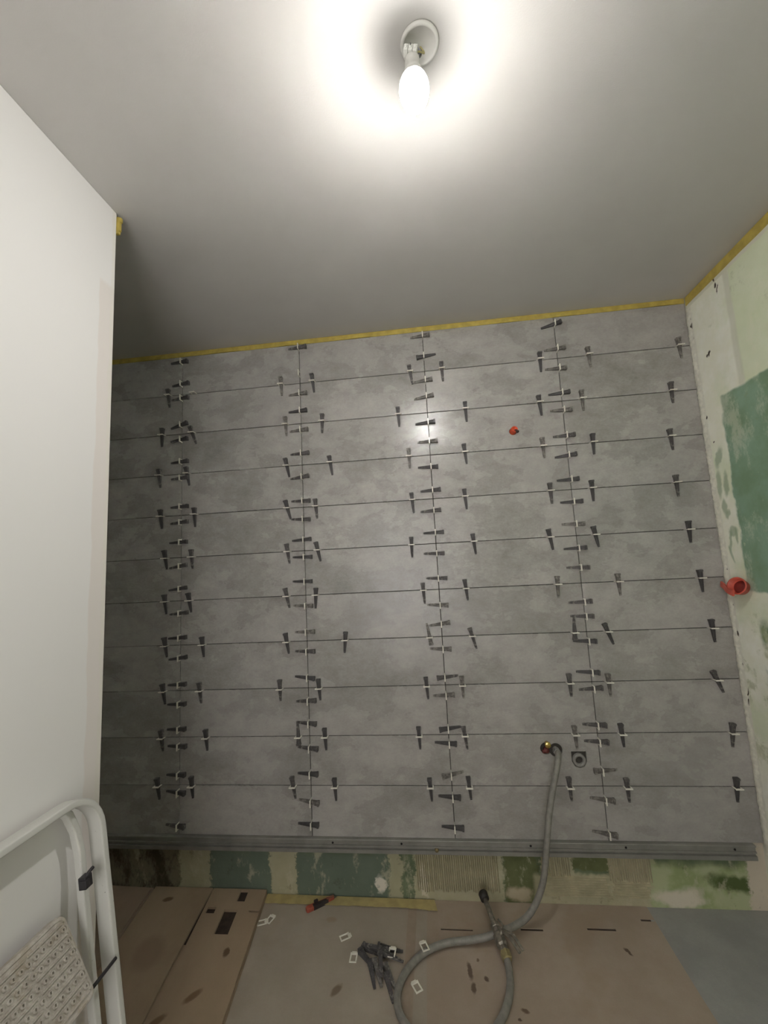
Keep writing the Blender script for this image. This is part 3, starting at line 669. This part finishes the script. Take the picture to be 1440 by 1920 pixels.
# orange utility knife
a = Vector((-.600, -.062, 0)); b = Vector((-.512, .0, 0)); ang = math.atan2(b.y-a.y, b.x-a.x)
KN = empty('utility_knife', (-.562, -.036, FZ)); KN.rotation_euler = (0, 0, ang); tag(KN, 'orange and black utility knife on the card near the wall', 'knife')
poly = [(-.058,-.008),(-.052,-.0115),(-.030,-.0115),(-.005,-.009),(.030,-.009),(.058,-.007),(.062,-.002),(.060,.006),(.030,.008),(0,.009),(-.030,.0115),(-.052,.011),(-.059,.006)]
obj('handle', MB().prism(poly, 0, .014), simple('orange_knife_plastic', (150,74,56), .45, var=.1), KN, bevel=.002)
obj('grip', MB().prism([(-.030,-.0122),(.034,-.0100),(.034,.002),(.002,.005),(-.030,.006)], -.0002, .0152), simple('black_grip', (44,36,36), .6, var=.2), KN, bevel=.0015)
obj('slider', MB().box((-.022,.004,.013), (-.006,.013,.022)), simple('black_slider', (50,40,40), .5), KN, bevel=.001)
obj('blade', MB().prism([(.056,-.004),(.074,-.003),(.066,.004),(.056,.004)], .006, .0068), grey_m, KN)
obj('blade_guard', MB().prism([(.028,-.0075),(.060,-.006),(.060,.004),(.028,.006)], .0135, .0158), simple('worn_red_metal', (150,96,78), .4, metal=.3, var=.2), KN, bevel=.0006)

# ------------------------------------------------------------------ folded stepladder against the white partition
M_LAD = simple('chipped_white_enamel', (208,206,198), .35, var=.05, scale=12)
def m_ladder():
    g = G('white_enamel_with_plaster', .38, spec=.5)
    n = g.noise(60, 5, .7); c = g.mix(g.noise(6, 4), lin((208,207,201)), lin((194,193,187)))
    c = g.mix(g.mul(g.step(g.noise(130, 4, .7), .68, .74), .9), c, lin((70,66,60)))
    g.color(c); return g.m
M_LAD = m_ladder()
LD = empty('step_ladder', (-.80, -1.10, 0)); tag(LD, 'folded white metal stepladder leaning on the white partition at left', 'ladder')
OL = Vector((-.80, -1.10, 0))
SL = .15
def plane(y, z, off=0.0):    # leaning plane of the ladder: x grows towards the floor
    return Vector((-.850 + SL*(.69 - z) + off, y, z)) - OL
def rsec(hw, hd, n=5, rr=.26):   # rounded rectangle section
    out = []; r = min(hw, hd)*rr*2
    for cx, cy, a0 in ((hw-r, hd-r, 0), (-(hw-r), hd-r, PI/2), (-(hw-r), -(hd-r), PI), (hw-r, -(hd-r), 3*PI/2)):
        for k in range(n): a = a0 + PI/2*k/(n-1); out.append((cx + r*math.cos(a), cy + r*math.sin(a)))
    return out
ztop = .858; yr = -.871; yl = -1.290; R = .085
path = [(yr, .02), (yr, .25), (yr, .5), (yr, .66)] + [(yr - R + R*math.cos(a), ztop - R + R*math.sin(a)) for a in [PI/2*k/8 for k in range(9)]] \
     + [(-1.03, ztop), (-1.13, ztop)] + [(yl + R + R*math.cos(a), ztop - R + R*math.sin(a)) for a in [PI/2 + PI/2*k/8 for k in range(9)]] + [(yl, .66), (yl, .4), (yl, .02)]
nrm = Vector((1, 0, SL)).normalized()
def oval(path, off, hw, hd, name, close=False):     # flat-sided tube in the ladder plane; hd deep across the plane
    P = [plane(y, z, off) for y, z in path]; m = MB(); n = len(P); sec = rsec(hd, hw); v = []; k = len(sec)
    for i in range(n):
        t = (P[min(i+1, n-1)] - P[max(i-1, 0)]).normalized(); s_ = t.cross(nrm).normalized()
        v += [P[i] + nrm*a_ + s_*b_ for a_, b_ in sec]
    f = [(i*k+j, i*k+(j+1) % k, (i+1)*k+(j+1) % k, (i+1)*k+j) for i in range(n-1) for j in range(k)] + [tuple(reversed(range(k))), tuple((n-1)*k+j for j in range(k))]
    m.add(v, f, True); return obj(name, m, M_LAD, LD)
oval(path, 0, .0080, .0185, 'front_frame')
rz = .835
for nm, yy in (('rear_leg', -.914), ('rear_leg', -1.247)):
    oval([(yy, .02), (yy, .3), (yy, .6), (yy, .74), (yy + (-.006 if yy > -1 else .006), .79), (yy + (-.022 if yy > -1 else .022), .832), (yy + (-.040 if yy > -1 else .040), .852)], -.012, .0085, .010, nm)
oval([(-.914, .12), (-1.08, .12), (-1.247, .12)], -.012, .008, .008, 'rear_crossbar')
# step with embossed anti-slip pattern, tipped up between the legs
def m_step():
    g = G('plaster_spattered_step', .6, spec=.35)
    n = g.noise(55, 8, .75); c = g.mix(g.step(n, .34, .66), lin((164,156,146)), lin((190,184,174)))
    c = g.mix(g.mul(g.step(g.noise(18, 5, .65), .55, .66), .55), c, lin((158,146,126)))
    g.color(c); g.bump(n, .4, .001); return g.m
M_STEP = m_step()
def add_step(zc, xo):
    ex = Vector((0,-1,0)); down = Vector((.083, 0, -.151)).normalized(); nz = ex.cross(down).normalized()
    if nz.x < 0: nz = -nz
    Wd, Dp = .290, .172
    org = Vector((-.860 + xo, -.962, .655 + zc)) - OL
    def P(u, v, w): return org + ex*u + down*v + nz*w
    def loc(pts, ws): return [P(u, v, w) for (u, v), w in zip(pts, ws)]
    def rr(u0, u1, v0, v1, r, n=5):
        out = []
        for cx, cy, a0 in ((u1-r, v1-r, 0), (u0+r, v1-r, PI/2), (u0+r, v0+r, PI), (u1-r, v0+r, 3*PI/2)):
            for k in range(n): a = a0 + PI/2*k/(n-1); out.append((cx + r*math.cos(a), cy + r*math.sin(a)))
        return out
    m = MB(); rings = [(0, .0, -.026), (0, .0, -.004), (.002, .0, .0), (.006, 0, .0006), (.008, 0, -.0016)]
    v = []; n = 20
    for ins, _, w in rings: v += [P(u, q, w) for u, q in rr(ins, Wd-ins, ins, Dp-ins, .014)]
    f = [(i*n+k, i*n+(k+1) % n, (i+1)*n+(k+1) % n, (i+1)*n+k) for i in range(len(rings)-1) for k in range(n)] + [tuple((len(rings)-1)*n+k for k in range(n))]
    m.add(v, f)
    st = obj('step', m, M_STEP, LD)
    e = MB()
    def bar(u0, u1, q, hw, h):
        a_ = [(u0-hw*.5, q), (u0, q-hw), (u1, q-hw), (u1+hw*.5, q), (u1, q+hw), (u0, q+hw)]
        base = [P(u, v_, -.0016) for u, v_ in a_]; topv = [P(u + (q*0), v_*.6+q*.4, h) for u, v_ in a_]
        e.add(base+topv, [tuple(range(6, 12))] + [(i, (i+1) % 6, 6+(i+1) % 6, 6+i) for i in range(6)])
    def ring(u, q, ro, ri, h):
        k = 10; vv = []
        for rad, w in ((ro, -.0016), (ro*.9, h), (ri, h), (ri*.9, -.0016)):
            vv += [P(u+rad*math.cos(2*PI*i/k), q+rad*math.sin(2*PI*i/k), w) for i in range(k)]
        e.add(vv, [(j*k+i, j*k+(i+1) % k, (j+1)*k+(i+1) % k, (j+1)*k+i) for j in range(3) for i in range(k)])
    for i in range(13):
        q = .016 + i*.0117
        if i % 2 == 0:
            bar(.012, .088, q, .0021, .0024); bar(.202, .278, q, .0021, .0024); bar(.098, .192, q, .0021, .0024)
        else:
            for u in [.014 + j*.0155 for j in range(17)]: ring(u, q, .0052, .0026, .0020)
    obj('embossed_grip', e, M_STEP, st)
    # dark plastic joints between step and uprights
    blk = simple('black_joint_plastic', (40,38,42), .45)
    q0 = P(-.001, Dp-.010, -.012); 
    obj('step_hinge', MB().tube([q0, Vector((-.800, -.880, .500+zc)) - OL], .0038, 8), blk, LD)
    return blk
blk = add_step(0, 0); add_step(-.24, .045)
m = MB(); pz = plane(-.930, .694, .012)
m.box((-.008,-.011,-.013), (.010,.009,.012)); m.box((-.003,-.014,-.008), (.014,-.003,.007))
m.tube([(.003,-.001,.010),(.006,.008,.015),(.008,.016,.018)], .004, 8)
obj('locking_catch', m, blk, LD, bevel=.003, loc=pz, rot=(0, -.15, 0))
for yy in (yr, yl, -.914, -1.247):
    obj('rubber_foot', MB().box((-.021,-.012,-.014), (.021,.012,.020)), blk, LD, bevel=.003, loc=plane(yy, .014, 0 if yy in (yr, yl) else -.012))
